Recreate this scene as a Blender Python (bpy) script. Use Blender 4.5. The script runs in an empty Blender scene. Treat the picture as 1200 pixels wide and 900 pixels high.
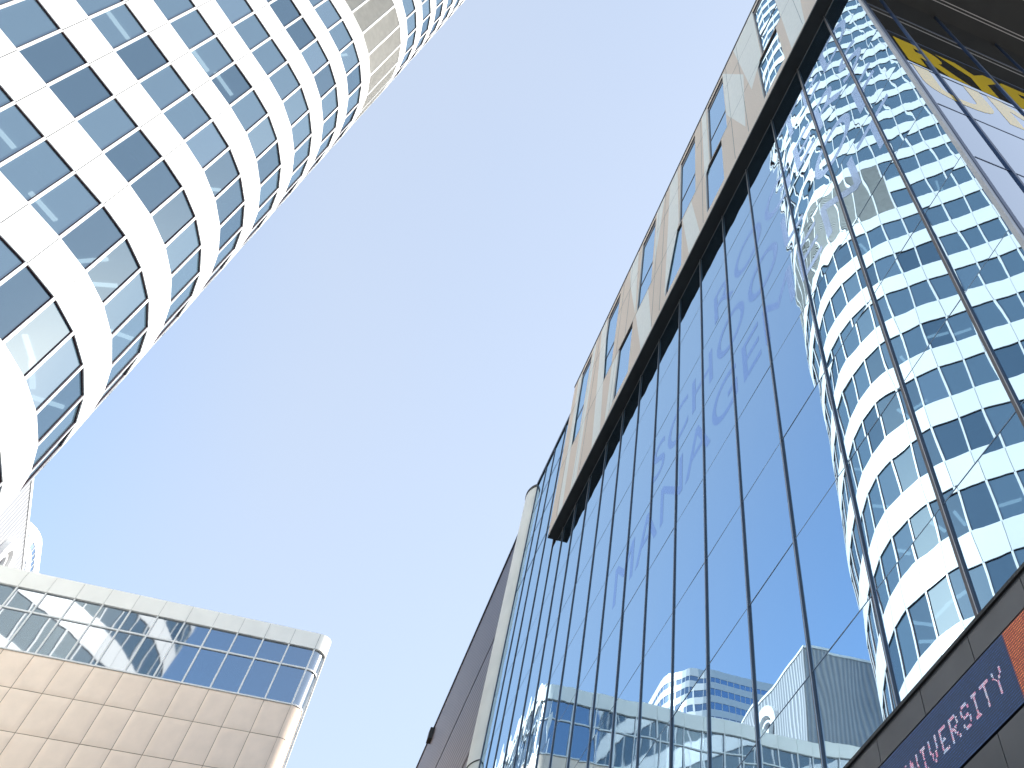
import bpy, bmesh, math, random
from mathutils import Vector, Matrix
random.seed(7)
C = bpy.context.scene.collection
SC = bpy.context.scene

# ------------------------------------------------------------------ camera
F, CX, CY = 945.3, 854.6, 174.1          # focal length and principal point in photo pixels (the photo is a crop)
RM = [[0.911955, 0.349173, 0.215446], [-0.408128, 0.825861, 0.389082], [-0.042072, -0.442754, 0.895655]]
cam_d = bpy.data.cameras.new('camera'); cam = bpy.data.objects.new('camera', cam_d); C.objects.link(cam)
M = Matrix([[RM[i][0], -RM[i][1], -RM[i][2]] for i in range(3)])
cam.matrix_world = M.to_4x4()
cam_d.sensor_width = 36; cam_d.lens = F/1200*36
cam_d.shift_x = (600-CX)/1200; cam_d.shift_y = (CY-450)/1200
cam_d.clip_start = .05; cam_d.clip_end = 6000
SC.camera = cam
G0 = -1.6                                 # street level: the camera stands 1.6 m above it

def project(p):
    d = [sum(RM[i][k]*p[i] for i in range(3)) for k in range(3)]
    if d[2] <= .01: return None
    return CX+F*d[0]/d[2], CY+F*d[1]/d[2]

# ------------------------------------------------------------------ sky, sun, exposure
SUN_AZ, SUN_EL = 79.0, 29.6
w = bpy.data.worlds.new('World'); SC.world = w; w.use_nodes = True
nt = w.node_tree; bg = nt.nodes['Background']
sky = nt.nodes.new('ShaderNodeTexSky'); sky.sky_type = 'NISHITA'; sky.sun_disc = False
sky.sun_elevation = math.radians(SUN_EL); sky.sun_rotation = math.radians(SUN_AZ)
sky.altitude = 100; sky.air_density = 1.0; sky.dust_density = 1.6; sky.ozone_density = 1.0
hs = nt.nodes.new('ShaderNodeHueSaturation'); hs.inputs['Saturation'].default_value = 1.12
nt.links.new(sky.outputs[0], hs.inputs['Color']); mt = nt.nodes.new('ShaderNodeMix'); mt.data_type = 'RGBA'; mt.blend_type = 'MULTIPLY'; mt.inputs[0].default_value = 1
mt.inputs[7].default_value = (.98, .965, .93, 1); nt.links.new(hs.outputs[0], mt.inputs[6]); 
hz = nt.nodes.new('ShaderNodeMix'); hz.data_type = 'RGBA'; hz.inputs[0].default_value = .48      # thin even summer haze over the clear sky
tcw = nt.nodes.new('ShaderNodeTexCoord'); dp = nt.nodes.new('ShaderNodeVectorMath'); dp.operation = 'DOT_PRODUCT'   # the haze is brighter towards the sun
nt.links.new(tcw.outputs['Generated'], dp.inputs[0])
dp.inputs[1].default_value = (math.sin(math.radians(SUN_AZ))*math.cos(math.radians(SUN_EL)), math.cos(math.radians(SUN_AZ))*math.cos(math.radians(SUN_EL)), math.sin(math.radians(SUN_EL)))
mr = nt.nodes.new('ShaderNodeMapRange'); mr.inputs['From Min'].default_value = -.12; mr.inputs['From Max'].default_value = .36; mr.inputs['To Min'].default_value = .06; mr.inputs['To Max'].default_value = .74
mr.interpolation_type = 'SMOOTHSTEP'; nt.links.new(dp.outputs['Value'], mr.inputs['Value'])
nz = nt.nodes.new('ShaderNodeTexNoise'); nz.inputs['Scale'].default_value = 2.2; nz.inputs['Detail'].default_value = 5; nt.links.new(tcw.outputs['Generated'], nz.inputs['Vector'])
na = nt.nodes.new('ShaderNodeMath'); na.operation = 'MULTIPLY_ADD'; na.inputs[1].default_value = .14; na.use_clamp = True
nt.links.new(nz.outputs['Fac'], na.inputs[0]); nt.links.new(mr.outputs[0], na.inputs[2])
nb = nt.nodes.new('ShaderNodeMath'); nb.operation = 'SUBTRACT'; nb.inputs[1].default_value = .07; nt.links.new(na.outputs[0], nb.inputs[0]); nt.links.new(nb.outputs[0], hz.inputs[0])
hz.inputs[7].default_value = (1.42, 1.58, 1.84, 1); nt.links.new(mt.outputs[2], hz.inputs[6]); nt.links.new(hz.outputs[2], bg.inputs[0]); bg.inputs[1].default_value = 0.15
sl = bpy.data.lights.new('sun', 'SUN'); sl.energy = 2.8; sl.angle = math.radians(.5); sl.color = (1, .95, .87)
so = bpy.data.objects.new('sun', sl); C.objects.link(so)
S = Vector((math.sin(math.radians(SUN_AZ))*math.cos(math.radians(SUN_EL)), math.cos(math.radians(SUN_AZ))*math.cos(math.radians(SUN_EL)), math.sin(math.radians(SUN_EL))))
so.rotation_euler = S.to_track_quat('Z', 'Y').to_euler(); so.location = S*200
SC.view_settings.view_transform = 'Standard'; SC.view_settings.look = 'None'
SC.view_settings.exposure = 1.72; SC.view_settings.gamma = 1
SC.view_settings.use_curve_mapping = False
SC.cycles.max_bounces = 10; SC.cycles.glossy_bounces = 6; SC.cycles.transparent_max_bounces = 12
SC.cycles.diffuse_bounces = 3
SC.cycles.sample_clamp_indirect = 12
SC.cycles.use_denoising = True

# ------------------------------------------------------------------ materials
def mat(name): 
    m = bpy.data.materials.new(name); m.use_nodes = True
    return m, m.node_tree, m.node_tree.nodes['Principled BSDF']
def plain(name, col, rough=.5, metal=0., var=.06, scale=3., spec=.5, bump=0.):
    """a painted / cladding surface with slight uneven tone"""
    m, t, b = mat(name)
    b.inputs['Roughness'].default_value = rough; b.inputs['Metallic'].default_value = metal
    b.inputs['Specular IOR Level'].default_value = spec
    tc = t.nodes.new('ShaderNodeTexCoord'); n = t.nodes.new('ShaderNodeTexNoise'); n.inputs['Scale'].default_value = scale; n.inputs['Detail'].default_value = 6
    t.links.new(tc.outputs['Object'], n.inputs['Vector'])
    r = t.nodes.new('ShaderNodeValToRGB'); t.links.new(n.outputs['Fac'], r.inputs[0])
    r.color_ramp.elements[0].position = .3; r.color_ramp.elements[1].position = .7
    r.color_ramp.elements[0].color = tuple(c*(1-var) for c in col)+(1,); r.color_ramp.elements[1].color = tuple(min(1, c*(1+var)) for c in col)+(1,)
    t.links.new(r.outputs[0], b.inputs['Base Color'])
    if bump:
        n2 = t.nodes.new('ShaderNodeTexNoise'); n2.inputs['Scale'].default_value = 60; t.links.new(tc.outputs['Object'], n2.inputs['Vector'])
        bp = t.nodes.new('ShaderNodeBump'); bp.inputs['Strength'].default_value = bump; bp.inputs['Distance'].default_value = .01
        t.links.new(n2.outputs['Fac'], bp.inputs['Height']); t.links.new(bp.outputs[0], b.inputs['Normal'])
    return m
def mirror_glass(name, refl, base, fac, rough=0.0, trans=None, trans_col=(.5, .6, .65)):
    """coated facade glass: a mirror-like coat over a dim body, optionally partly see-through"""
    m, t, b = mat(name); t.nodes.remove(b)
    out = t.nodes['Material Output']
    g = t.nodes.new('ShaderNodeBsdfGlossy'); g.inputs['Color'].default_value = refl+(1,); g.inputs['Roughness'].default_value = rough
    d = t.nodes.new('ShaderNodeBsdfDiffuse'); d.inputs['Color'].default_value = base+(1,)
    body = d
    if trans is not None:
        tr = t.nodes.new('ShaderNodeBsdfTransparent'); tr.inputs['Color'].default_value = trans_col+(1,)
        mx = t.nodes.new('ShaderNodeMixShader'); mx.inputs[0].default_value = trans
        t.links.new(d.outputs[0], mx.inputs[1]); t.links.new(tr.outputs[0], mx.inputs[2]); body = mx
    lw = t.nodes.new('ShaderNodeFresnel'); lw.inputs['IOR'].default_value = 1.5
    mp = t.nodes.new('ShaderNodeMapRange'); mp.inputs['From Min'].default_value = .04; mp.inputs['From Max'].default_value = .7
    mp.inputs['To Min'].default_value = fac; mp.inputs['To Max'].default_value = 1.0
    t.links.new(lw.outputs[0], mp.inputs['Value'])
    ms = t.nodes.new('ShaderNodeMixShader'); t.links.new(mp.outputs[0], ms.inputs[0])
    t.links.new(body.outputs[0], ms.inputs[1]); t.links.new(g.outputs[0], ms.inputs[2])
    t.links.new(ms.outputs[0], out.inputs['Surface'])
    return m
def glow(name, col, s):
    m, t, b = mat(name); b.inputs['Base Color'].default_value = (.02, .02, .02, 1)
    b.inputs['Emission Color'].default_value = col+(1,); b.inputs['Emission Strength'].default_value = s
    return m
WHITE = plain('white_enamel', (.80, .80, .79), .35, var=.02, scale=.6)
WHITE2 = plain('white_frame', (.78, .78, .77), .4, var=.02)
SEAM = plain('panel_joint', (.26, .26, .27), .8)
GASKET = plain('dark_gasket', (.07, .02, .025), .6)
LOUV = plain('grey_louvre', (.36, .36, .34), .5, var=.08, scale=2)
TGLASS = mirror_glass('tower_glass', (.58, .70, .76), (.08, .14, .19), .40, 0.025, .3, (.35, .5, .58))
FGLASS = mirror_glass('facade_glass', (.54, .72, .87), (.02, .035, .05), .82)
RGLASS = mirror_glass('entrance_glass', (.88, .92, .96), (.03, .04, .05), .56, 0.0, .9, (.75, .8, .8))
CURVG = mirror_glass('curved_tan_glass', (.75, .80, .85), (.02, .05, .08), .55, .07)
NGLASS = mirror_glass('tan_glass', (.60, .66, .72), (.01, .03, .07), .52, .035)
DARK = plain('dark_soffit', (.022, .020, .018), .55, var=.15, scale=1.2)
MULL = plain('bronze_mullion', (.11, .095, .095), .42, .5, var=.1)
STEEL = plain('silver_post', (.42, .41, .41), .35, .6, var=.06)
STONE = plain('tan_precast', (.74, .60, .49), .8, var=.10, scale=30, bump=.5)
PALE = plain('pale_stone_and_sun_streak', (.80, .77, .70), .7, var=.04, scale=8, bump=.3)  # pale window jambs, and the bounced sunlight painted onto the stone box
BLUEM = plain('blue_mullion', (.05, .07, .12), .3, .5)
FILM = mirror_glass('frosted_film', (.42, .56, .80), (.06, .12, .26), .8, .12)
YELLOW = mirror_glass('yellow_vinyl', (.85, .88, .92), (1, .62, .03), .12)
FASCIA = plain('grey_metal_fascia', (.11, .105, .105), .35, .55, var=.12, scale=1.5)
TANP = plain('tan_panel', (.86, .68, .54), .32, var=.05, scale=1.2, spec=.6)
TANJ = plain('tan_joint', (.26, .18, .12), .8)
COLM = plain('pale_column', (.74, .71, .64), .5, var=.06, scale=1)
GREYB = None
def ribbed(name, c1, c2, axis, pitch, rough=.45, metal=.2, bump=.6, sharp=False):
    m, t, b = mat(name); b.inputs['Roughness'].default_value = rough; b.inputs['Metallic'].default_value = metal
    tc = t.nodes.new('ShaderNodeTexCoord'); sp = t.nodes.new('ShaderNodeSeparateXYZ'); t.links.new(tc.outputs['Object'], sp.inputs[0])
    a = t.nodes.new('ShaderNodeMath'); a.operation = 'MULTIPLY'; a.inputs[1].default_value = 2*math.pi/pitch
    if axis == 'xy':
        s = t.nodes.new('ShaderNodeMath'); s.operation = 'ADD'; t.links.new(sp.outputs[0], s.inputs[0]); t.links.new(sp.outputs[1], s.inputs[1]); t.links.new(s.outputs[0], a.inputs[0])
    else: t.links.new(sp.outputs['XYZ'.index(axis)], a.inputs[0])
    sn = t.nodes.new('ShaderNodeMath'); sn.operation = 'SINE'; t.links.new(a.outputs[0], sn.inputs[0])
    n = t.nodes.new('ShaderNodeTexNoise'); n.inputs['Scale'].default_value = .3; t.links.new(tc.outputs['Object'], n.inputs['Vector'])
    ad = t.nodes.new('ShaderNodeMath'); ad.operation = 'MULTIPLY_ADD'; ad.inputs[1].default_value = .5; t.links.new(sn.outputs[0], ad.inputs[0]); t.links.new(n.outputs['Fac'], ad.inputs[2])
    r = t.nodes.new('ShaderNodeValToRGB'); r.color_ramp.elements[0].color = c1+(1,); r.color_ramp.elements[1].color = c2+(1,)
    t.links.new(ad.outputs[0], r.inputs[0]); t.links.new(r.outputs[0], b.inputs['Base Color'])
    bp = t.nodes.new('ShaderNodeBump'); bp.inputs['Strength'].default_value = bump; bp.inputs['Distance'].default_value = .04
    t.links.new(sn.outputs[0], bp.inputs['Height']); t.links.new(bp.outputs[0], b.inputs['Normal'])
    return m
GREYM = ribbed('ribbed_grey_metal', (.23, .24, .26), (.31, .32, .34), 'xy', .55)
BROWNM = ribbed('ribbed_brown_metal', (.07, .055, .07), (.11, .09, .10), 'Z', .35, .42, .35, .4)
FARG = mirror_glass('far_glass', (.55, .68, .85), (.03, .06, .12), .45)

# ------------------------------------------------------------------ mesh helpers
class MB:
    def __init__(s): s.v = []; s.f = []; s.m = []; s.sm = False
    def quad(s, a, b, c, d, mi=0):
        n = len(s.v); s.v += [tuple(a), tuple(b), tuple(c), tuple(d)]; s.f.append((n, n+1, n+2, n+3)); s.m.append(mi)
    def poly(s, pts, mi=0):
        n = len(s.v); s.v += [tuple(p) for p in pts]; s.f.append(tuple(range(n, n+len(pts)))); s.m.append(mi)
    def hexa(s, p, mi=0):
        n = len(s.v); s.v += [tuple(q) for q in p]
        for f in ((0, 3, 2, 1), (4, 5, 6, 7), (0, 1, 5, 4), (1, 2, 6, 5), (2, 3, 7, 6), (3, 0, 4, 7)):
            s.f.append(tuple(n+i for i in f)); s.m.append(mi)
    def box(s, x0, x1, y0, y1, z0, z1, mi=0):
        s.hexa([(x0, y0, z0), (x1, y0, z0), (x1, y1, z0), (x0, y1, z0), (x0, y0, z1), (x1, y0, z1), (x1, y1, z1), (x0, y1, z1)], mi)
    def wallbox(s, a, b, n, d0, d1, z0, z1, mi=0):
        """a box along the plan segment a-b, from d0 to d1 along the outward normal n"""
        q = lambda p, d, z: (p[0]+n[0]*d, p[1]+n[1]*d, z)
        s.hexa([q(a, d0, z0), q(b, d0, z0), q(b, d1, z0), q(a, d1, z0), q(a, d0, z1), q(b, d0, z1), q(b, d1, z1), q(a, d1, z1)], mi)
    def prism(s, pts, z0, z1, mi=0):
        n = len(pts); k = len(s.v)
        s.v += [(p[0], p[1], z0) for p in pts]+[(p[0], p[1], z1) for p in pts]
        s.f.append(tuple(k+i for i in range(n))[::-1]); s.m.append(mi); s.f.append(tuple(k+n+i for i in range(n))); s.m.append(mi)
        for i in range(n):
            j = (i+1) % n; s.f.append((k+i, k+j, k+n+j, k+n+i)); s.m.append(mi)
    def grid(s, P, nu, nv, fn, mi=0):
        """surface patch: P(u,v) -> point, fn(u,v) -> displacement vector"""
        n = len(s.v)
        for j in range(nv+1):
            for i in range(nu+1):
                u, v = i/nu, j/nv; p = P(u, v); d = fn(u, v); s.v.append((p[0]+d[0], p[1]+d[1], p[2]+d[2]))
        for j in range(nv):
            for i in range(nu):
                a = n+j*(nu+1)+i; s.f.append((a, a+1, a+nu+2, a+nu+1)); s.m.append(mi)
        s.sm = True
    def build(s, name, mats, parent=None, loc=None):
        me = bpy.data.meshes.new(name); 
        if loc is not None: s.v = [(a-loc[0], b-loc[1], c-loc[2]) for a, b, c in s.v]
        me.from_pydata(s.v, [], s.f)
        if not isinstance(mats, (list, tuple)): mats = [mats]
        for m in mats: me.materials.append(m)
        me.polygons.foreach_set('material_index', s.m)
        if s.sm: me.polygons.foreach_set('use_smooth', [True]*len(s.f))
        me.update()
        o = bpy.data.objects.new(name, me); C.objects.link(o)
        if loc is not None: o.location = loc
        if parent is not None:
            o.parent = parent
        return o
def tag(o, label, cat=None, group=None, kind=None):
    if label: o['label'] = label
    if cat: o['category'] = cat
    if group: o['group'] = group
    if kind: o['kind'] = kind
    return o
def empty(name, label, cat, group=None):
    """root at the origin's axes, so parts are written in scene coordinates"""
    o = bpy.data.objects.new(name, None); C.objects.link(o); tag(o, label, cat, group); return o
def area_in_view(pts):
    q = [project(p) for p in pts]
    if any(a is None for a in q): return 0
    cx = sum(a[0] for a in q)/len(q); cy = sum(a[1] for a in q)/len(q)
    if not (-20 < cx < 1220 and -20 < cy < 920): return 0
    return abs(sum(q[i][0]*q[(i+1) % len(q)][1]-q[(i+1) % len(q)][0]*q[i][1] for i in range(len(q))))/2

def pillow(n, amp, tiltu=0., tiltv=0., wob=0., seed=0, fr=1.):
    """gentle out-of-plane curve of a real pane (millimetres)"""
    r = random.Random(seed); ph = [r.uniform(0, 6.28) for _ in range(6)]; k = [r.uniform(.7, 1.6)*fr for _ in range(4)]
    def fn(u, v):
        d = amp*(16*u*(1-u)*v*(1-v)) + tiltu*(u-.5)+tiltv*(v-.5)
        if wob: d += wob*(math.sin(6.3*k[0]*u+ph[0])*math.sin(5.0*k[1]*v+ph[1])+.5*math.sin(11*k[2]*u+ph[2]+4*v)*math.sin(9*k[3]*v+ph[3]))
        return (n[0]*d, n[1]*d, n[2]*d)
    return fn

# ------------------------------------------------------------------ the setting: street
mb = MB(); mb.quad((-3000, -3000, G0-.15), (3000, -3000, G0-.15), (3000, 3000, G0-.15), (-3000, 3000, G0-.15))
ASPH = plain('asphalt', (.05, .05, .052), .9, var=.2, scale=4)
tag(mb.build('ground', ASPH), None, kind='structure')
CONC = plain('concrete_paving', (.36, .35, .33), .85, var=.12, scale=2, bump=.3)
mb = MB(); mb.box(-3.2, 40, -30, 36, G0-.15, G0); tag(mb.build('pavement', CONC), None, kind='structure')
mb = MB(); mb.box(-40, -10.8, -30, 110, G0-.15, G0+.002); tag(mb.build('pavement', CONC), None, kind='structure')
mb = MB()
for k in range(14): mb.box(-7.1, -6.95, -28+k*7, -24+k*7, G0-.15, G0-.146)
tag(mb.build('lane_marking', plain('road_paint', (.75, .75, .72), .7)), None, kind='structure')

# ------------------------------------------------------------------ the white office tower with the rounded corner
H = 4.33
def dirv(az): return (math.sin(math.radians(az)), math.cos(math.radians(az)))
ML = .386*H
V0 = (-3.66*H, 5.965*H)
azs = [45]*22+[39.4, 28.1, 16.9, 5.6, -5.6, -15.5, -21, -24, -28, -32, -37, -41]+[-45]*14
tp = [(V0[0]-22*ML*dirv(45)[0], V0[1]-22*ML*dirv(45)[1])]
for a in azs: tp.append((tp[-1][0]+ML*dirv(a)[0], tp[-1][1]+ML*dirv(a)[1]))
nm = [(math.cos(math.radians(a)), -math.sin(math.radians(a))) for a in azs]
NS = len(azs)
vn = []
for i in range(NS+1):
    a = nm[max(0, i-1)]; b = nm[min(NS-1, i)]; x, y = a[0]+b[0], a[1]+b[1]; l = math.hypot(x, y); x /= l; y /= l
    c = x*a[0]+y*a[1]; vn.append((x/c, y/c))
off = lambda i, d: (tp[i][0]+vn[i][0]*d, tp[i][1]+vn[i][1]*d)
Z0 = 6.0194*H; WH = .60*H
tower = empty('office_tower', 'tall white office tower with rounded corner and rows of blue windows, filling the upper left', 'office building', )
KMIN, KMAX = -6, 24
back1 = (tp[0][0]-25, tp[0][1]+5); back2 = (tp[-1][0]-12, tp[-1][1]-12)
foot = [off(i, -.35) for i in range(NS+1)]+[back2, back1]
def is_louvre(k, i): return k in (8, 9) and 21 <= i
wins = []
bandtone = []
for k in range(KMIN, KMAX+1):
    zt = Z0+k*H + (.06*H if k >= 9 else 0)        # window heads of this storey
    zb = zt-WH
    znext = Z0+(k+1)*H-WH + (.06*H if k+1 >= 9 else 0)
    # spandrel band above this storey's windows
    mb = MB()
    for i in range(NS):
        if is_louvre(k, i) and k == 8: continue
        z0, z1 = (zt, znext) if k < KMAX else (zt, zt+2.4)
        a0, b0 = off(i, 0), off(i+1, 0); g = .016
        n = nm[i]; dx, dy = dirv(azs[i])
        a = (a0[0]+dx*g, a0[1]+dy*g); b = (b0[0]-dx*g, b0[1]-dy*g)
        mb.wallbox(a, b, n, -.05, 0, z0, z1, 0)
        mb.wallbox(off(i, -.10), off(i+1, -.10), n, -.22, .0, z0+.012, z1-.012, 1)   # backing seen in the joints
    if mb.f: mb.build('spandrel_band', [WHITE, SEAM], tower)
    # floor slab / ceiling behind
    mb = MB(); mb.prism(foot, zt+.05, zt+.45); 
    s = mb.build('floor_slab', plain('ceiling_tile', (.30, .31, .33), .9) if k == KMIN else bpy.data.materials['ceiling_tile'], tower)
    mbl = MB(); rr = random.Random(k+40)
    for i in range(0, NS):
        if rr.random() < .22:
            c = off(i, -1.0-rr.random()*1.5); n = nm[i]; dx, dy = dirv(azs[i]+rr.choice((0, 90)))
            L = .75; px, py = -dy*.09, dx*.09
            q = lambda s1, s2, z: (c[0]+ML/2*dirv(azs[i])[0]+dx*L*s1+px*s2, c[1]+ML/2*dirv(azs[i])[1]+dy*L*s1+py*s2, z)
            mbl.hexa([q(-1, -1, zt-.03), q(1, -1, zt-.03), q(1, 1, zt-.03), q(-1, 1, zt-.03), q(-1, -1, zt+.045), q(1, -1, zt+.045), q(1, 1, zt+.045), q(-1, 1, zt+.045)])
    if mbl.f: mbl.build('ceiling_light', bpy.data.materials.get('office_tube') or glow('office_tube', (1, .9, .8), 1.1), s)
    for i in range(NS):
        if is_louvre(k, i): continue
        wins.append((k, i, zb, zt))
# inner core so that the floors are not see-through
core = [off(i, -5.5) for i in (4, 14, 22)]+[off(26, -6.5)]+[off(i, -5.5) for i in (30, 34, 40)]+[(back2[0]+4, back2[1]), (back1[0]+8, back1[1]+3)]
mb = MB(); mb.prism(core, G0, Z0+KMAX*H+2); mb.build('core_wall', plain('core_grey', (.20, .21, .23), .9), tower)
mb = MB(); n_ = ((back2[0]-back1[0]), (back2[1]-back1[1])); 
mb.poly([(back1[0], back1[1], G0), (back2[0], back2[1], G0), (back2[0], back2[1], Z0+KMAX*H+2), (back1[0], back1[1], Z0+KMAX*H+2)])
mb.poly([(foot[0][0], foot[0][1], G0), (back1[0], back1[1], G0), (back1[0], back1[1], Z0+KMAX*H+2), (foot[0][0], foot[0][1], Z0+KMAX*H+2)])
mb.poly([(foot[NS][0], foot[NS][1], G0), (back2[0], back2[1], G0), (back2[0], back2[1], Z0+KMAX*H+2), (foot[NS][0], foot[NS][1], Z0+KMAX*H+2)])
mb.prism(foot, Z0+KMAX*H+2, Z0+KMAX*H+2.3)
mb.build('rear_wall', WHITE, tower)
mb = MB()
for i in range(NS): mb.wallbox(off(i, 0), off(i+1, 0), nm[i], -.3, 0, G0, Z0+KMIN*H-WH)
mb.build('base_wall', WHITE, tower)
# louvre panels over two storeys
lz0 = Z0+8*H-WH-.0*H+.02; lz1 = Z0+9*H+.09*H
for i in range(21, NS):
    mb = MB(); n = nm[i]; a = off(i, -.05); b = off(i+1, -.05)
    mb.wallbox(a, b, n, -.05, 0, lz0, lz1, 0)
    z = lz0+.1
    while z < lz1-.1:
        mb.wallbox(a, b, n, 0, .03, z, z+.05, 0); z += .16
    lp = mb.build('louvre_panel', LOUV, tower)
    mb = MB(); p = off(i, -.06); d0 = dirv(azs[i]); q = (p[0]+d0[0]*.09, p[1]+d0[1]*.09)
    mb.wallbox((p[0]-d0[0]*.05, p[1]-d0[1]*.05), q, n, 0, .055, lz0, lz1)
    mb.build('panel_post', WHITE2, lp)
def win_mesh(k, i, zb, zt, g, f):
    n = nm[i]; dx, dy = dirv(azs[i]); dep = -.09
    a = off(i, dep); b = off(i+1, dep)
    sd = k*101+i
    r = random.Random(sd)
    P = lambda u, v: (a[0]+(b[0]-a[0])*u, a[1]+(b[1]-a[1])*u, zb+(zt-zb)*v)
    g.grid(P, 6, 8, pillow((n[0], n[1], 0), r.uniform(-.0016, .0030), r.uniform(-.006, .006), r.uniform(-.006, .006), .0006, sd))
    # white posts at both ends (half each), sill strip, dark gasket at the head
    hw = .065
    for (p, s) in ((off(i, 0), 1), (off(i+1, 0), -1)):
        q = (p[0]+s*dx*hw, p[1]+s*dy*hw); e = (p[0]+s*dx*.002, p[1]+s*dy*.002)
        f.wallbox(e if s > 0 else q, q if s > 0 else e, n, -.13, -.012, zb, zt, 0)
    a2 = (off(i, 0)[0]+dx*hw, off(i, 0)[1]+dy*hw); b2 = (off(i+1, 0)[0]-dx*hw, off(i+1, 0)[1]-dy*hw)
    f.wallbox(a2, b2, n, -.12, -.05, zt-.022, zt-.001, 1)
    f.wallbox((b2[0]-dx*.03, b2[1]-dy*.03), b2, n, -.12, -.055, zb, zt-.022, 1)
    f.wallbox(a2, b2, n, -.12, -.02, zb+.001, zb+.04, 0)
def wa(t):
    k, i, zb, zt = t; a = off(i, 0); b = off(i+1, 0)
    return area_in_view([(a[0], a[1], zb), (b[0], b[1], zb), (b[0], b[1], zt), (a[0], a[1], zt)]) if i <= 30 else 0
wins.sort(key=wa, reverse=True)
TG = [TGLASS, mirror_glass('tower_glass_deep', (.46, .59, .67), (.05, .09, .13), .36, 0.0, .35, (.3, .45, .55)), mirror_glass('tower_glass_pale', (.60, .71, .77), (.09, .15, .20), .44, 0.0, .2, (.35, .5, .58)), plain('blind', (.45, .47, .48), .8)]
for t in wins[:100]:
    g, f = MB(), MB(); win_mesh(*t, g, f)
    rq = random.Random(t[0]*7+t[1]*13); o = g.build('window', TG[rq.choice((0, 0, 0, 1, 1, 2))], tower); f.build('window_frame', [WHITE2, GASKET], o)
    if rq.random() < .14:
        k, i, zb, zt = t; b_ = MB(); b_.wallbox(off(i, -.2), off(i+1, -.2), nm[i], 0, .01, zt-WH*rq.choice((.25, .45, .95)), zt); b_.build('blind', TG[3], o)
g, f = MB(), MB()
for t in wins[100:]: win_mesh(*t, g, f)
o = tag(g.build('window', TGLASS, tower), None, kind='stuff'); tag(f.build('window_frame', [WHITE2, GASKET], o), None, kind='stuff')

# ------------------------------------------------------------------ the glass school building on the right
D = 6.0645; ZS = 22.04; XS = 5.665; YC = 3.45; ZR = 30.3
rb = empty('glass_school_building', 'mirror glass and stone building with dark soffit, reflecting the white tower, on the right', 'building')
MY = [3.45, 4.71, 6.42, 8.19, 10.01, 11.81, 13.59, 15.32, 17.12, 18.85, 20.56, 22.28, 24.1, 25.67, 27.13, 28.62, 30.27, 31.94, 33.3, 34.75]
MZ = [5.38, 6.84, 8.96, 11.09, 13.21, 15.34, 17.47, 19.6, ZS]
panes = []
for j in range(len(MY)-1):
    top = MZ if MY[j] < 27.9 else MZ+[24.1, 26.2, 28.3, ZR-.12]
    for k in range(len(top)-1): panes.append((MY[j], MY[j+1], top[k], top[k+1]))
def pane_mesh(t, g):
    y0, y1, z0, z1 = t; sd = int(y0*100+z0*1000); r = random.Random(sd)
    hi = z0 > 12
    fn = pillow((-1, 0, 0), r.uniform(.0003, .0014), r.uniform(-.0024, .0024) if hi else r.uniform(-.0045, .0045), r.uniform(-.0024, .0024) if hi else r.uniform(-.0045, .0045),
                .00045 if not hi else (.0005 if z0 < 15 else .0006), sd, 1.7 if hi else 1.)
    nn_ = 15 if hi else 9
    mx = max(-fn(a/nn_, b/nn_)[0] for a in range(nn_+1) for b in range(nn_+1))          # seat the pane so that its proudest point touches the glazing plane
    g.grid(lambda u, v: (D+mx, y1+(y0-y1)*u, z0+.003+(z1-z0-.006)*v), nn_, nn_, fn)
panes.sort(key=lambda t: area_in_view([(D, t[0], t[2]), (D, t[1], t[2]), (D, t[1], t[3]), (D, t[0], t[3])]), reverse=True)
for t in panes[:100]:
    g = MB(); pane_mesh(t, g); g.build('glass_pane', FGLASS, rb)
g = MB()
for t in panes[100:]: pane_mesh(t, g)
tag(g.build('glass_pane', FGLASS, rb), None, kind='stuff')
mb = MB()                                                         # transoms: thin dark joints
for z in MZ[1:-1]: mb.box(D-.001, D+.03, YC+.06, MY[-1], z-.007, z+.007)
for z in (24.1, 26.2, 28.3): mb.box(D-.010, D+.03, 27.95, MY[-1], z-.006, z+.006)
mb.build('transom', plain('joint_blue_grey', (.16, .21, .27), .5), rb)
for j, y in enumerate(MY[1:]):
    mb = MB(); top = ZS if y < 27.9 else ZR
    hw = .034 if y < 7 else .024
    mb.box(D-.03 if y < 7 else D-.022, D+.02, y-hw, y+hw, 5.38, top, 0)
    mb.box(D-.034, D-.0305 if y < 7 else D-.0225, y-hw+.002, y-hw+.014, 5.38, top-.003, 1)     # bright edge of the cap
    mb.build('mullion', [MULL, STEEL], rb)
mb = MB(); mb.box(D-.03, D+.05, YC-.02, YC+.06, 5.38, ZS-.002, 0); mb.build('corner_post', STEEL, rb)
mb = MB(); mb.box(D+.0505, D+.13, YC-.03, YC+.03, 5.38, ZS-.002, 0); mb.build('corner_post', BLUEM, rb)
# end face under the overhang (entrance glass with yellow letters behind it)
RX = [D+.13, 6.95, 8.98, 11.02, 13.1, 15.2, 17.3, 19.4]
for j in range(len(RX)-1):
    for k in range(len(MZ)-1):
        g = MB(); x0, x1, z0, z1 = RX[j], RX[j+1], MZ[k], MZ[k+1]; sd = int(x0*77+z0*31); r = random.Random(sd)
        g.grid(lambda u, v: (x0+(x1-x0)*u, YC, z0+.006+(z1-z0-.012)*v), 4, 4, pillow((0, -1, 0), r.uniform(.0003, .0015), r.uniform(-.002, .002), r.uniform(-.002, .002), 0, sd))
        g.build('entrance_pane', RGLASS, rb)
    if j:
        mb = MB(); mb.box(RX[j]-.03, RX[j]+.03, YC-.035, YC+.02, 5.38, ZS-.002); mb.build('mullion', BLUEM, rb)
mb = MB()
for z in MZ[1:-1]: mb.box(D+.21, RX[-1], YC-.008, YC+.02, z-.012, z+.012)
mb.build('transom', BLUEM, rb)
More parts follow.
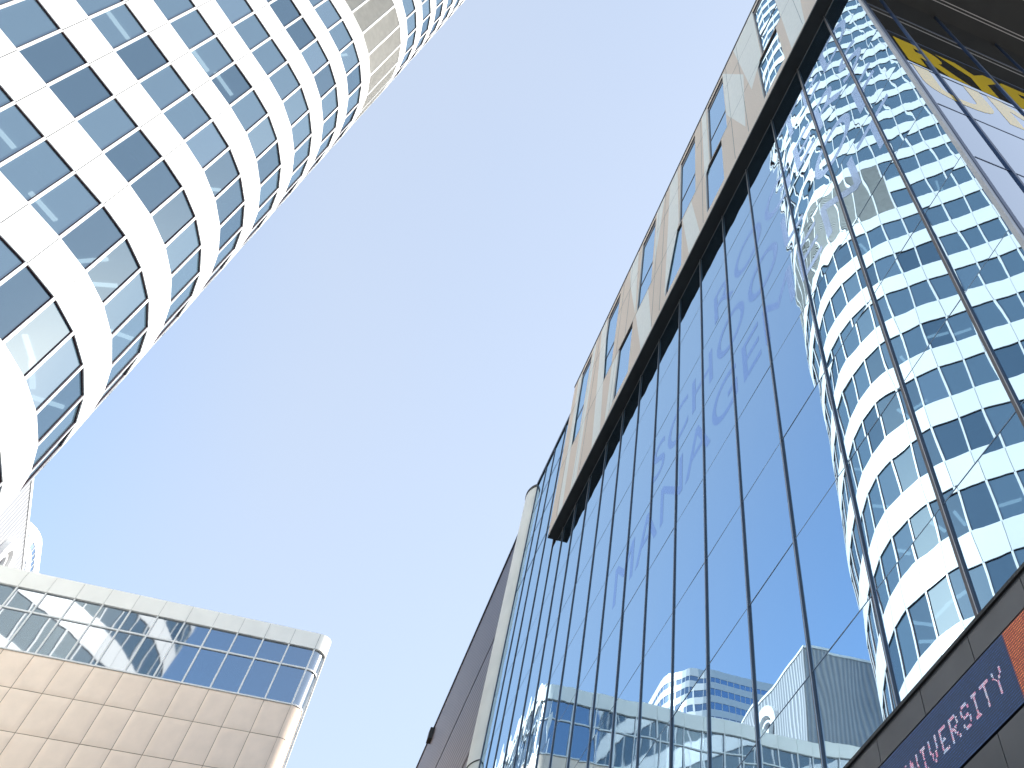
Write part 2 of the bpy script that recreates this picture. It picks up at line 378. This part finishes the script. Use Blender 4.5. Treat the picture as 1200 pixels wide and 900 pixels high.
# room behind the entrance glass
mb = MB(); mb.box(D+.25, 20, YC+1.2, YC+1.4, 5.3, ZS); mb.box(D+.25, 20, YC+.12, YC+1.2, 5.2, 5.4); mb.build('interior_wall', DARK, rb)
# body of the block so light and reflections are blocked
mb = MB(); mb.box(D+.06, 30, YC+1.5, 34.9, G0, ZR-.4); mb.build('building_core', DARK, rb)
# stone box above: west face with window openings
Y0b, Y1b = 2.02, 27.92
ups = [(5.98, 7.39), (10.24, 11.73), (13.02, 14.52), (17.31, 18.84), (21.6, 23.15), (25.37, 26.72)]
los = [(6.36, 7.79), (10.74, 12.12), (14.27, 15.68), (19.2, 20.75)]
ZU0, ZU1, ZL0, ZL1 = 25.30, 30.02, 22.36, 25.2
holes = [(a, b, ZU0, ZU1) for a, b in ups]+[(a, b, ZL0, ZL1) for a, b in los]
ys = sorted(set([Y0b, Y1b]+[v for h_ in holes for v in h_[:2]])); zs = sorted(set([ZS, ZR]+[v for h_ in holes for v in h_[2:]]))
mb = MB()
for i in range(len(ys)-1):
    for j in range(len(zs)-1):
        cy, cz = (ys[i]+ys[i+1])/2, (zs[j]+zs[j+1])/2
        if any(a < cy < b and c < cz < d for a, b, c, d in holes): continue
        mb.quad((XS, ys[i+1], zs[j]), (XS, ys[i], zs[j]), (XS, ys[i], zs[j+1]), (XS, ys[i+1], zs[j+1]))
RD = .08
for a, b, c, d in holes:
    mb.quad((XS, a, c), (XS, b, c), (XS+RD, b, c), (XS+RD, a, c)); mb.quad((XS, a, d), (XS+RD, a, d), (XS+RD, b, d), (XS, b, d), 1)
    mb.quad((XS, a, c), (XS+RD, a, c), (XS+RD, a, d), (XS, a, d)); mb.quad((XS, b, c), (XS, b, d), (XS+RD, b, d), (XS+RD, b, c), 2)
mb.quad((XS, Y0b, ZS), (30, Y0b, ZS), (30, Y0b, ZR), (XS, Y0b, ZR)); mb.quad((XS, Y1b, ZS), (D+.05, Y1b, ZS), (D+.05, Y1b, ZR), (XS, Y1b, ZR))
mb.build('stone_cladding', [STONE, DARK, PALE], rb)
mb = MB(); mb.box(XS-.03, 30, Y0b-.03, Y1b+.02, ZR+.002, ZR+.09); mb.box(D-.05, 30, Y1b+.03, 34.9, ZR-.12, ZR+.085); mb.build('coping', plain('dark_coping', (.05, .06, .07), .4, .5), rb)
# sunlight bounced off the tower, put in as pale pieces on the stone (polygons in Y, Z)
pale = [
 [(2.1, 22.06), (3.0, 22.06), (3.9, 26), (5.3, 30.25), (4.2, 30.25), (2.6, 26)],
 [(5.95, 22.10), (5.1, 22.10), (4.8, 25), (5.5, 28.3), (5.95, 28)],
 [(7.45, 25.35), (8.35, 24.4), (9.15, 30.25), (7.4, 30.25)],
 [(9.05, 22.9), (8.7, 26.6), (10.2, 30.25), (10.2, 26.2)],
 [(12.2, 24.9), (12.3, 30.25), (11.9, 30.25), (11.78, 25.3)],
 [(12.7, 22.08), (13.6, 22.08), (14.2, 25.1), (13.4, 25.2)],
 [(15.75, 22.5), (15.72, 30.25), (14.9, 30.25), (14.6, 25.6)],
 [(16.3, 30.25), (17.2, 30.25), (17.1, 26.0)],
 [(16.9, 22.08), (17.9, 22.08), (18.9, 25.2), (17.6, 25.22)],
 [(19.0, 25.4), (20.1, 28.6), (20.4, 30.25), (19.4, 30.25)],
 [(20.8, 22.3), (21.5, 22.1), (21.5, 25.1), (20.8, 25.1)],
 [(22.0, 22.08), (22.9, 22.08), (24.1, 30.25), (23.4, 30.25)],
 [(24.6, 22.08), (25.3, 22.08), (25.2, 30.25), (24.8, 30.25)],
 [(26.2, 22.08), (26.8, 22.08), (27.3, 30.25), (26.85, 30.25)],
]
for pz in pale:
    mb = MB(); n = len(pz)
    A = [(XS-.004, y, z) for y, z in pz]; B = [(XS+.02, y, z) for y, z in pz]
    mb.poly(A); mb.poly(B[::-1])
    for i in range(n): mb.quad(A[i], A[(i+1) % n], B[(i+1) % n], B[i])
    mb.build('bounced_sun_streak', PALE, rb)
mb = MB()                                                         # open joints between the precast pieces
def free(y, z): return not any(a-.03 < y < b+.03 and c-.03 < z < d+.03 for a, b, c, d in holes)
y = Y0b+.3
while y < Y1b-.3:
    for z in (25.25, 28.4):
        if free(y, z) and free(y+.3, z): mb.box(XS-.0062, XS+.01, y, y+.3, z-.008, z+.008)
    y += .3
for y in (3.95, 5.2, 8.9, 9.9, 12.42, 16.2, 16.95, 20.1, 21.1, 24.3, 25.1, 27.0):
    z = ZS+.2
    while z < ZR-.2:
        if free(y, z) and free(y, z+.3): mb.box(XS-.0066, XS+.01, y-.008, y+.008, z, z+.3)
        z += .3
mb.build('joint_line', SEAM, rb)
for hi, (a, b, c, d) in enumerate(holes):
    g = MB(); r = random.Random(hi)
    zsplit = [c, 26.85, d] if c > 24 else [c, d]
    for z0, z1 in zip(zsplit[:-1], zsplit[1:]):
        g.grid(lambda u, v: (XS+RD-.03, b+(a-b)*u, z0+(z1-z0)*v), 6, 6, pillow((-1, 0, 0), .0015, r.uniform(-.003, .003), r.uniform(-.003, .003), .0006, hi))
    o = g.build('window', FGLASS, rb)
    mb = MB()
    mb.box(XS+RD-.05, XS+RD-.02, b-.06, b-.001, c+.001, d-.001); mb.box(XS+RD-.045, XS+RD-.02, a+.001, a+.03, c+.001, d-.001)
    for z0 in zsplit[:-1]: mb.box(XS+RD-.045, XS+RD-.025, a+.031, b-.061, z0+.001, z0+.06)
    mb.box(XS+RD-.045, XS+RD-.025, a+.031, b-.061, d-.35 if d > 26 else d-.05, d-.001)
    mb.build('window_frame', MULL, o)
# soffit with its two-line channel
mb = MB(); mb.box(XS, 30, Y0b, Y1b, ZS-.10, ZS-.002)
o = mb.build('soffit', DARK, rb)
mb = MB(); mb.box(5.9, 30, 2.93, 2.955, ZS-.106, ZS-.101); mb.box(5.9, 30, 3.02, 3.045, ZS-.106, ZS-.101)
mb.build('soffit_channel', plain('channel_metal', (.45, .42, .40), .4, .4), o)
mb = MB(); mb.box(D-.012, D+.02, YC, Y1b, ZS-.13, ZS-.101); mb.build('head_trim', plain('head_trim_grey', (.2, .19, .18), .5), rb)
# pale column at the far end of the glass
mb = MB(); cxx, cyy, cr = D+.30, 35.75, .60
pts = [(cxx+cr*math.cos(a*math.pi/14), cyy+cr*1.5*math.sin(a*math.pi/14)) for a in range(28)]
mb.prism(pts, G0, ZR-.05); o = mb.build('corner_column', COLM, rb)
mb = MB(); pts = [(cxx+(cr+.03)*math.cos(a*math.pi/14), cyy+(cr*1.5+.03)*math.sin(a*math.pi/14)) for a in range(28)]
mb.prism(pts, ZR-.048, ZR+.10); mb.prism(pts, 17.55, 17.58); mb.build('column_cap', DARK, o)
mb = MB(); mb.box(D+.10, D+.4, 34.76, 35.0, 5.38, ZR-.1); mb.build('end_trim', DARK, rb)
# fascia below the glass
mb = MB()
fy = [34.8, 31, 28, 25, 22, 19, 16, 13.9, 12.8, 11.75, 10.7, 9.68, 8.67, 7.66, 6.64, 5.62, 4.6, 3.45]
FX = D-.05
for a, b in zip(fy[:-1], fy[1:]):
    mb.box(FX, FX+.05, b+.006, a-.006, 5.06, 5.34); mb.box(FX, FX+.05, b+.006, a-.006, 3.2, 4.37)
mb.box(FX+.052, FX+.2, YC-.05, 34.8, 3.2, 5.33, 1)
mb.box(FX-.03, FX+.052, YC-.05, 34.8, 5.342, 5.378, 1)
mb.box(FX, 20, YC-.05, YC-.001, 3.2, 5.34)
mb.build('fascia', [FASCIA, DARK], rb)
mb = MB(); mb.box(FX+.3, 20, YC, 34.8, G0, 3.199); mb.build('ground_floor_front', mirror_glass('shop_glass', (.5, .55, .6), (.03, .03, .035), .3), rb)

# lettering on the glass
def text_mesh(body, size, off_=0.0):
    cu = bpy.data.curves.new('t', 'FONT'); cu.body = body; cu.size = size; cu.offset = off_; cu.resolution_u = 6
    o = bpy.data.objects.new('t', cu); C.objects.link(o)
    dg = bpy.context.evaluated_depsgraph_get(); dg.update()
    me = bpy.data.meshes.new_from_object(o.evaluated_get(dg)); bpy.data.objects.remove(o); return me
def lettering(name, body, pos, width, cap, mat_, parent, left=True, offs=0., thick=.0):
    """left=True: text runs towards -Y on a face looking at -X; else towards +X on a face looking at -Y"""
    me = text_mesh(body, 1, offs); xs = [v.co.x for v in me.vertices]; y_ = [v.co.y for v in me.vertices]
    x0, x1 = min(xs), max(xs); capm = .729 if True else max(y_)
    for v in me.vertices:
        a = (v.co.x-x0)/(x1-x0)*width; b = v.co.y/capm*cap
        v.co = (0, -a, b) if left else (a, 0, b)
    me.materials.append(mat_)
    o = bpy.data.objects.new(name, me); C.objects.link(o); o.parent = parent; o.location = pos
    return o
YR = 4.15
for body, y0, z in (('MANAGEMENT', 19.75, 13.92), ('SCHOOL OF', 17.1, 15.78), ('ROGERS', 12.7, 17.6), ('TED', 8.05, 19.45)):
    lettering('window_lettering', body, (D-.0006, y0, z), y0-YR, 1.22, FILM, rb, True, 0)
# yellow letters, one object for each word
lettering('window_lettering', 'RYERSON', (6.33, YC-.004, 15.66), 9.9, 1.45, YELLOW, rb, False, .045)
lettering('window_lettering', 'UNIVERSITY', (6.33, YC-.004, 13.95), 13.4, 1.45, YELLOW, rb, False, .03)

# ------------------------------------------------------------------ LED ticker sign in the fascia
led = empty('led_sign', 'long blue LED ticker reading UNIVERSITY, set in the grey fascia at the lower right', 'sign')
def led_mat(name, c0, c1, pitch, s):
    m, t, b = mat(name); b.inputs['Base Color'].default_value = (.01, .01, .015, 1); b.inputs['Roughness'].default_value = .5
    tc = t.nodes.new('ShaderNodeTexCoord'); sp = t.nodes.new('ShaderNodeSeparateXYZ'); t.links.new(tc.outputs['Object'], sp.inputs[0])
    fr = []
    for ax in (1, 2):
        a = t.nodes.new('ShaderNodeMath'); a.operation = 'MULTIPLY'; a.inputs[1].default_value = 1/pitch; t.links.new(sp.outputs[ax], a.inputs[0])
        f = t.nodes.new('ShaderNodeMath'); f.operation = 'FRACT'; t.links.new(a.outputs[0], f.inputs[0])
        g = t.nodes.new('ShaderNodeMath'); g.operation = 'SUBTRACT'; g.inputs[1].default_value = .5; t.links.new(f.outputs[0], g.inputs[0])
        h = t.nodes.new('ShaderNodeMath'); h.operation = 'POWER'; h.inputs[1].default_value = 2; t.links.new(g.outputs[0], h.inputs[0]); fr.append(h)
    ad = t.nodes.new('ShaderNodeMath'); ad.operation = 'ADD'; t.links.new(fr[0].outputs[0], ad.inputs[0]); t.links.new(fr[1].outputs[0], ad.inputs[1])
    lt = t.nodes.new('ShaderNodeMath'); lt.operation = 'LESS_THAN'; lt.inputs[1].default_value = .10; t.links.new(ad.outputs[0], lt.inputs[0])
    n = t.nodes.new('ShaderNodeTexNoise'); n.inputs['Scale'].default_value = 55; t.links.new(tc.outputs['Object'], n.inputs['Vector'])
    r = t.nodes.new('ShaderNodeValToRGB'); r.color_ramp.elements[0].color = c0+(1,); r.color_ramp.elements[1].color = c1+(1,); r.color_ramp.elements[0].position = .35; r.color_ramp.elements[1].position = .65
    t.links.new(n.outputs['Fac'], r.inputs[0]); t.links.new(r.outputs[0], b.inputs['Emission Color'])
    ml = t.nodes.new('ShaderNodeMath'); ml.operation = 'MULTIPLY'; ml.inputs[1].default_value = s; t.links.new(lt.outputs[0], ml.inputs[0]); t.links.new(ml.outputs[0], b.inputs['Emission Strength'])
    return m
PT = .024
LZ0, LZ1 = 4.395, 5.045
mb = MB(); mb.box(FX-.004, FX+.04, 6.135, 16.0, LZ0, LZ1); mb.build('screen', led_mat('led_blue', (.01, .035, .12), (.03, .10, .30), PT, .42), led)
mb = MB(); mb.box(FX-.004, FX+.04, 3.5, 6.13, LZ0, LZ1); tag(mb.build('screen', led_mat('led_orange', (.45, .05, .02), (.95, .30, .10), PT, .42), led), 'glowing orange section of the ticker')
FONT = {'U': ['10001']*6+['01110'], 'N': ['10001', '11001', '11001', '10101', '10011', '10011', '10001'], 'I': ['111', '010', '010', '010', '010', '010', '111'],
 'V': ['10001', '10001', '10001', '10001', '01010', '01010', '00100'], 'E': ['1111', '1000', '1000', '1110', '1000', '1000', '1111'],
 'R': ['11110', '10001', '10001', '11110', '10100', '10010', '10001'], 'S': ['01110', '10001', '10000', '01110', '00001', '10001', '01110'],
 'T': ['11111']+['00100']*6, 'Y': ['10001', '10001', '01010', '00100', '00100', '00100', '00100'], 'O': ['01110']+['10001']*5+['01110'], ' ': ['00']*7}
rr = random.Random(3); word = 'RYERSON UNIVERSITY'; P2 = .0325
DOTM = [glow('led_dot', cc, .36) for cc in ((.95, .8, .9), (.95, .35, .5), (.6, .75, .95))]
GAP = 2; total = sum(len(FONT[ch][0])+GAP for ch in word); ci = 0
for ch in word:
    g_ = FONT[ch]; d_ = MB()
    for c in range(len(g_[0])):
        y = 6.27+(total-1-ci-c)*P2
        for r_ in range(7):
            if g_[r_][c] == '1':
                z = 4.82-r_*P2
                for (a, b) in ((0, 0), (.5, 0), (0, .5), (.5, .5)):
                    if rr.random() < .9: d_.box(FX-.009, FX-.0045, y-a*P2-.0036, y-a*P2+.0036, z-b*P2-.0036, z-b*P2+.0036, rr.randrange(3))
    ci += len(g_[0])+GAP
    if d_.f: d_.build('lit_letter', DOTM, led)

# ------------------------------------------------------------------ brown ribbed-metal building beyond
bb = empty('brown_metal_building', 'dark brown ribbed metal building beyond the pale column, right of the sky gap', 'building')
pa, pb = (6.03, 36.9), (7.1, 80.0); L = math.hypot(pb[0]-pa[0], pb[1]-pa[1]); nn = (-(pb[1]-pa[1])/L, (pb[0]-pa[0])/L)
for z0, z1 in ((G0, 12), (12.06, 19.0), (19.12, 23.8), (23.95, 28.9)):
    mb = MB(); mb.wallbox(pa, pb, nn, -20, 0, z0, z1); mb.build('metal_wall', BROWNM, bb)
mb = MB(); mb.wallbox(pa, pb, nn, -19.9, -.12, G0, 28.8); mb.build('joint_backing', DARK, bb)
mb = MB(); mb.wallbox(pa, pb, nn, -20, .06, 28.91, 29.06); mb.build('coping', bpy.data.materials['dark_coping'], bb)
mb = MB(); mb.wallbox((pa[0]+.45, pa[1]+18), (pa[0]+.47, pa[1]+18.6), nn, 0, .25, 28.2, 28.8); mb.build('roof_bracket', DARK, bb)

# ------------------------------------------------------------------ tan panelled building with a glazed top storey
tb = empty('tan_panel_building', 'tan panelled building with a glazed top band and white roof edge, at the lower left', 'building')
YF = 57.5; XF = -1.9; XSd = -1.15; RC = .75
def front_pt(s):
    """plan path: s<0 along the front to the left, 0..1 the rounded corner, s>1 metres along the side"""
    if s <= 0: return (XF+s, YF), (0, -1)
    if s <= 1:
        a = s*math.pi/2; return (XF+RC*math.sin(a), YF+RC-RC*math.cos(a)), (math.sin(a), -math.cos(a))
    return (XSd, YF+RC+(s-1)), (1, 0)
fl = [-1.57*i for i in range(24, -1, -1)]; arc = [k/10 for k in range(1, 11)]; sd = [1+1.57*i for i in range(1, 18)]
S_ = fl+arc+sd; cuts = fl+[1]+sd
def strip(mb, s0, s1, z0, z1, d0, d1, mi=0, gap=0.):
    st = [s0+gap]+[a for a in arc if s0 < a < s1]+[s1-gap if s1 > 1 or s1 <= 0 else s1]
    for a, b in zip(st[:-1], st[1:]):
        (p, n), (q, m) = front_pt(a), front_pt(b)
        f = lambda p, n, d, z: (p[0]+n[0]*d, p[1]+n[1]*d, z)
        mb.hexa([f(p, n, d0, z0), f(q, m, d0, z0), f(q, m, d1, z0), f(p, n, d1, z0), f(p, n, d0, z1), f(q, m, d0, z1), f(q, m, d1, z1), f(p, n, d1, z1)], mi)
zg0, zg1, zg2, zr = 29.95, 32.03, 33.24, 34.2
# roof edge panels
mb = MB()
for a, b in zip(cuts[:-1], cuts[1:]): strip(mb, a, b, zg2, zr, -.3, .06, 0, .01)
strip(mb, fl[0], sd[-1], zg2+.02, zr-.02, -.4, .03, 1)
mb.build('roof_fascia', [plain('fascia_cream', (.86, .84, .79), .4, var=.04, scale=.8), SEAM], tb)
# glazing
for a, b in zip(cuts[:-1], cuts[1:]):
    g = MB(); sid = int(a*10)+500; r = random.Random(sid)
    if b <= 0:
        for (z0, z1) in ((zg0, zg1), (zg1, zg2)):
            g.grid(lambda u, v: (front_pt(a+(b-a)*u)[0][0], front_pt(a+(b-a)*u)[0][1]+.08, z0+(z1-z0)*v), 6, 6, pillow((0, -1, 0), r.uniform(-.001, .003), r.uniform(-.004, .004), r.uniform(-.004, .004), .0009, sid+int(z0)))
    else:
        def PP(u, v):
            (p, n) = front_pt(a+(b-a)*u); return (p[0]-n[0]*.08, p[1]-n[1]*.08, zg0+(zg2-zg0)*v)
        g.grid(PP, 12, 4, lambda u, v: (0, 0, 0))
    wdw = g.build('window', NGLASS if not 0 < b <= 1 else CURVG, tb)
    mb = MB()
    (p, n) = front_pt(a)
    tx, ty = -n[1], n[0]
    for z0, z1, hw in ((zg0, zg2, .045),):
        mb.hexa([(p[0]+tx*e*hw+n[0]*d, p[1]+ty*e*hw+n[1]*d, z) for z in (z0, z1) for e, d in ((-1, -.1), (1, -.1), (1, .02), (-1, .02))])
    strip(mb, a+.05 if b <= 0 or a >= 1 else a, b-.05 if b <= 0 or a >= 1 else b, zg1-.04, zg1+.04, -.1, 0)
    mb.build('window_frame', WHITE2, wdw)
# sill
mb = MB(); strip(mb, fl[0], sd[-1], zg0-.07, zg0-.001, -.2, .035); mb.build('sill', WHITE2, tb)
# tan panels in courses
courses = [zg0-.071, 28.1, 26.12, 24.15, 22.2, 20.2, 18.2, 16.2, 14.2, 12.2, 10.2, 8.2, 6.2]
TP = []
for zi in range(len(courses)-1):
    z1, z0 = courses[zi], courses[zi+1]
    for a, b in zip(cuts[:-1], cuts[1:]):
        mb = MB(); r = random.Random(int(a*17)+zi*91)
        if b <= 0:
            A, B, Z_0, Z_1 = a+.014, b-.014, z0+.014, z1-.014
            def fn(u, v, tu=r.uniform(-.008, .008), tv=r.uniform(-.008, .008)):
                k = min(1, min(u, 1-u, v, 1-v)/.14); return (0, -(.03*(1-(1-k)**2)+tu*(u-.5)+tv*(v-.5)), 0)
            mb.grid(lambda u, v: (XF+A+(B-A)*u, YF+.03, Z_0+(Z_1-Z_0)*v), 10, 12, fn)
        else:
            def PQ(u, v):
                e = .014 if b > 1 else 0
                (p, n) = front_pt(a+e+(b-a-2*e)*u); return (p[0], p[1], z0+.014+(z1-z0-.028)*v)
            mb.grid(PQ, 12, 3, lambda u, v: (0, 0, 0))
        (p, _), (q, _) = front_pt(a), front_pt(b)
        TP.append((area_in_view([(p[0], p[1], z0), (q[0], q[1], z0), (q[0], q[1], z1), (p[0], p[1], z1)]), mb))
TP.sort(key=lambda t: -t[0])
for ar, mb in TP[:100]: mb.build('tan_panel', TANP, tb)
allm = MB(); allm.sm = True
for ar, mb in TP[100:]:
    n = len(allm.v); allm.v += mb.v; allm.f += [tuple(n+i for i in f) for f in mb.f]; allm.m += mb.m
tag(allm.build('tan_panel', TANP, tb), None, kind='stuff')
mb = MB(); strip(mb, fl[0], sd[-1], 6.0, zg0-.08, -.4, -.035); mb.build('joint_backing', TANJ, tb)
mb = MB(); xl = XF+fl[0]; mb.prism([(xl, YF+.5), (XF, YF+.5), (XSd-.5, YF+RC+.2), (XSd-.5, YF+RC+25), (xl, YF+RC+25)], G0, zr-.05)
mb.build('building_core', plain('core_blue_grey', (.10, .12, .15), .9), tb)
mb = MB(); strip(mb, fl[0], sd[-1], G0, 5.99, -.4, -.01); mb.build('base_wall', TANP, tb)

# ------------------------------------------------------------------ grey ribbed metal building with white ring letters
gb = empty('grey_metal_building', 'pale grey ribbed metal building with a white ring letter, behind the tan building', 'building')
gx, gy, gz = -27.6, 67.0, 48.1
mb = MB(); mb.box(-62, gx, gy, 125, G0, gz); mb.build('ribbed_wall', GREYM, gb)
mb = MB(); mb.box(-62.1, gx+.08, gy-.08, 125.1, gz+.001, gz+.22); mb.build('coping', WHITE2, gb)
mb = MB(); mb.box(gx-.02, gx+.12, gy-.12, gy+.02, G0, gz); mb.build('corner_trim', SEAM, gb)
def ring(mb, cy, cz, ry, rz, t, x0, x1, a0=0, a1=360, n=40):
    pts = []
    for k in range(n+1):
        a = math.radians(a0+(a1-a0)*k/n); c, s_ = math.cos(a), math.sin(a)
        pts.append(((cy+ry*c, cz+rz*s_), (cy+(ry-t)*c, cz+(rz-t)*s_)))
    for (o0, i0), (o1, i1) in zip(pts[:-1], pts[1:]):
        mb.hexa([(x0, *i0), (x0, *i1), (x1, *i1), (x1, *i0), (x0, *o0), (x0, *o1), (x1, *o1), (x1, *o0)])
for cy_, rr_ in ((75.5, 2.0), (80.4, 2.0)):
    cz_ = 44.8 if cy_ > 72 else 42.4
    mb = MB(); ring(mb, cy_, cz_, rr_, rr_*1.05, rr_*.42, gx+.02, gx+.5)
    if cy_ > 72: ring(mb, cy_, cz_, .85, .95, .2, gx+.02, gx+.3)
    mb.build('ring_letter', plain('sign_white', (.82, .82, .82), .4, var=.02) if cy_ == 75.5 else bpy.data.materials['sign_white'], gb)
mb = MB()                                                          # dish on its roof
for k in range(16):
    for j in range(5):
        P = lambda a, r_: (-31+.5*r_*r_/2, 75.2+1.7*r_*math.cos(a), 49.9+1.4*r_*math.sin(a))
        a0, a1 = k*math.pi/8, (k+1)*math.pi/8; mb.quad(P(a0, j/5), P(a1, j/5), P(a1, (j+1)/5), P(a0, (j+1)/5))
mb.box(-31.3, -31.05, 75.1, 75.3, gz+.2, 49.9)
tag(mb.build('satellite_dish', bpy.data.materials['sign_white']), 'white satellite dish on the roof of the grey ribbed building', 'dish')

# ------------------------------------------------------------------ far banded tower
ft = empty('banded_tower', 'distant white banded tower with rounded corner, peeking out beyond the grey ribbed building', 'office building')
FYc = 262; fxc = 12.13-.4495*FYc; RR = 12.0; ztop = 171.5; FH = 4.35
def fpath():
    pts = [(fxc-60, FYc)]+[(fxc+RR*math.sin(k*math.pi/16), FYc+RR-RR*math.cos(k*math.pi/16)) for k in range(0, 9)]+[(fxc+RR, FYc+RR+40)]
    return pts
FP = fpath()
def outl(d):
    o = []
    for i, (x, y) in enumerate(FP):
        k = i-1; a = max(0, min(8, k))*math.pi/16; o.append((x+d*math.sin(a), y-d*math.cos(a)))
    return o
body = outl(-.5)+[(FP[0][0], FP[-1][1])]
mb = MB(); mb.prism(body, G0, ztop-1); mb.build('core_wall', bpy.data.materials['core_blue_grey'], ft)
for k in range(14):
    z1 = ztop-k*FH; hb = 2.15 if k else 2.7; z0 = z1-hb
    mb = MB(); P_ = outl(.0)
    for i in range(len(P_)-1):
        p, q = P_[i], P_[i+1]; l = math.hypot(q[0]-p[0], q[1]-p[1]); n = ((q[1]-p[1])/l, -(q[0]-p[0])/l)
        mb.wallbox(p, q, n, -.9, 0, z0, z1)
    mb.build('spandrel_band', WHITE, ft)
    mb = MB(); fr_ = MB(); P_ = outl(-.12); zz = z1-FH
    if k == 0: zz = ztop-FH
    for i in range(len(P_)-1):
        p, q = P_[i], P_[i+1]; l = math.hypot(q[0]-p[0], q[1]-p[1]); n = ((q[1]-p[1])/l, -(q[0]-p[0])/l); d = ((q[0]-p[0])/l, (q[1]-p[1])/l)
        m_ = max(1, round(l/2.6))
        for j in range(m_):
            a = (p[0]+d[0]*l*j/m_, p[1]+d[1]*l*j/m_); b = (p[0]+d[0]*l*(j+1)/m_, p[1]+d[1]*l*(j+1)/m_)
            mb.wallbox(a, b, n, -.05, 0, zz, z0)
            fr_.wallbox(a, (a[0]+d[0]*.22, a[1]+d[1]*.22), n, 0, .15, zz, z0)
    o = mb.build('window_strip', FARG, ft); fr_.build('window_frame', WHITE2, o)
# glazed bay clinging to the near end of the curve
bx, by = fxc+RR+1.2, FYc+RR+2
mb = MB(); mb.box(bx-1.2, bx+1.3, by-1.5, by+1.5, 60, ztop-20.5); o = mb.build('stair_bay', FARG, ft)
mb = MB()
for x_ in (bx-1.2, bx-.1, bx+1.2): mb.box(x_, x_+.22, by-1.62, by-1.51, 60, ztop-20.3)
for z_ in range(62, int(ztop-21), 5): mb.box(bx-1.25, bx+1.35, by-1.66, by-1.63, z_, z_+.5)
mb.box(bx-1.25, bx+1.35, by-1.6, by+1.55, ztop-20.45, ztop-19.8); mb.build('bay_frame', WHITE2, o)
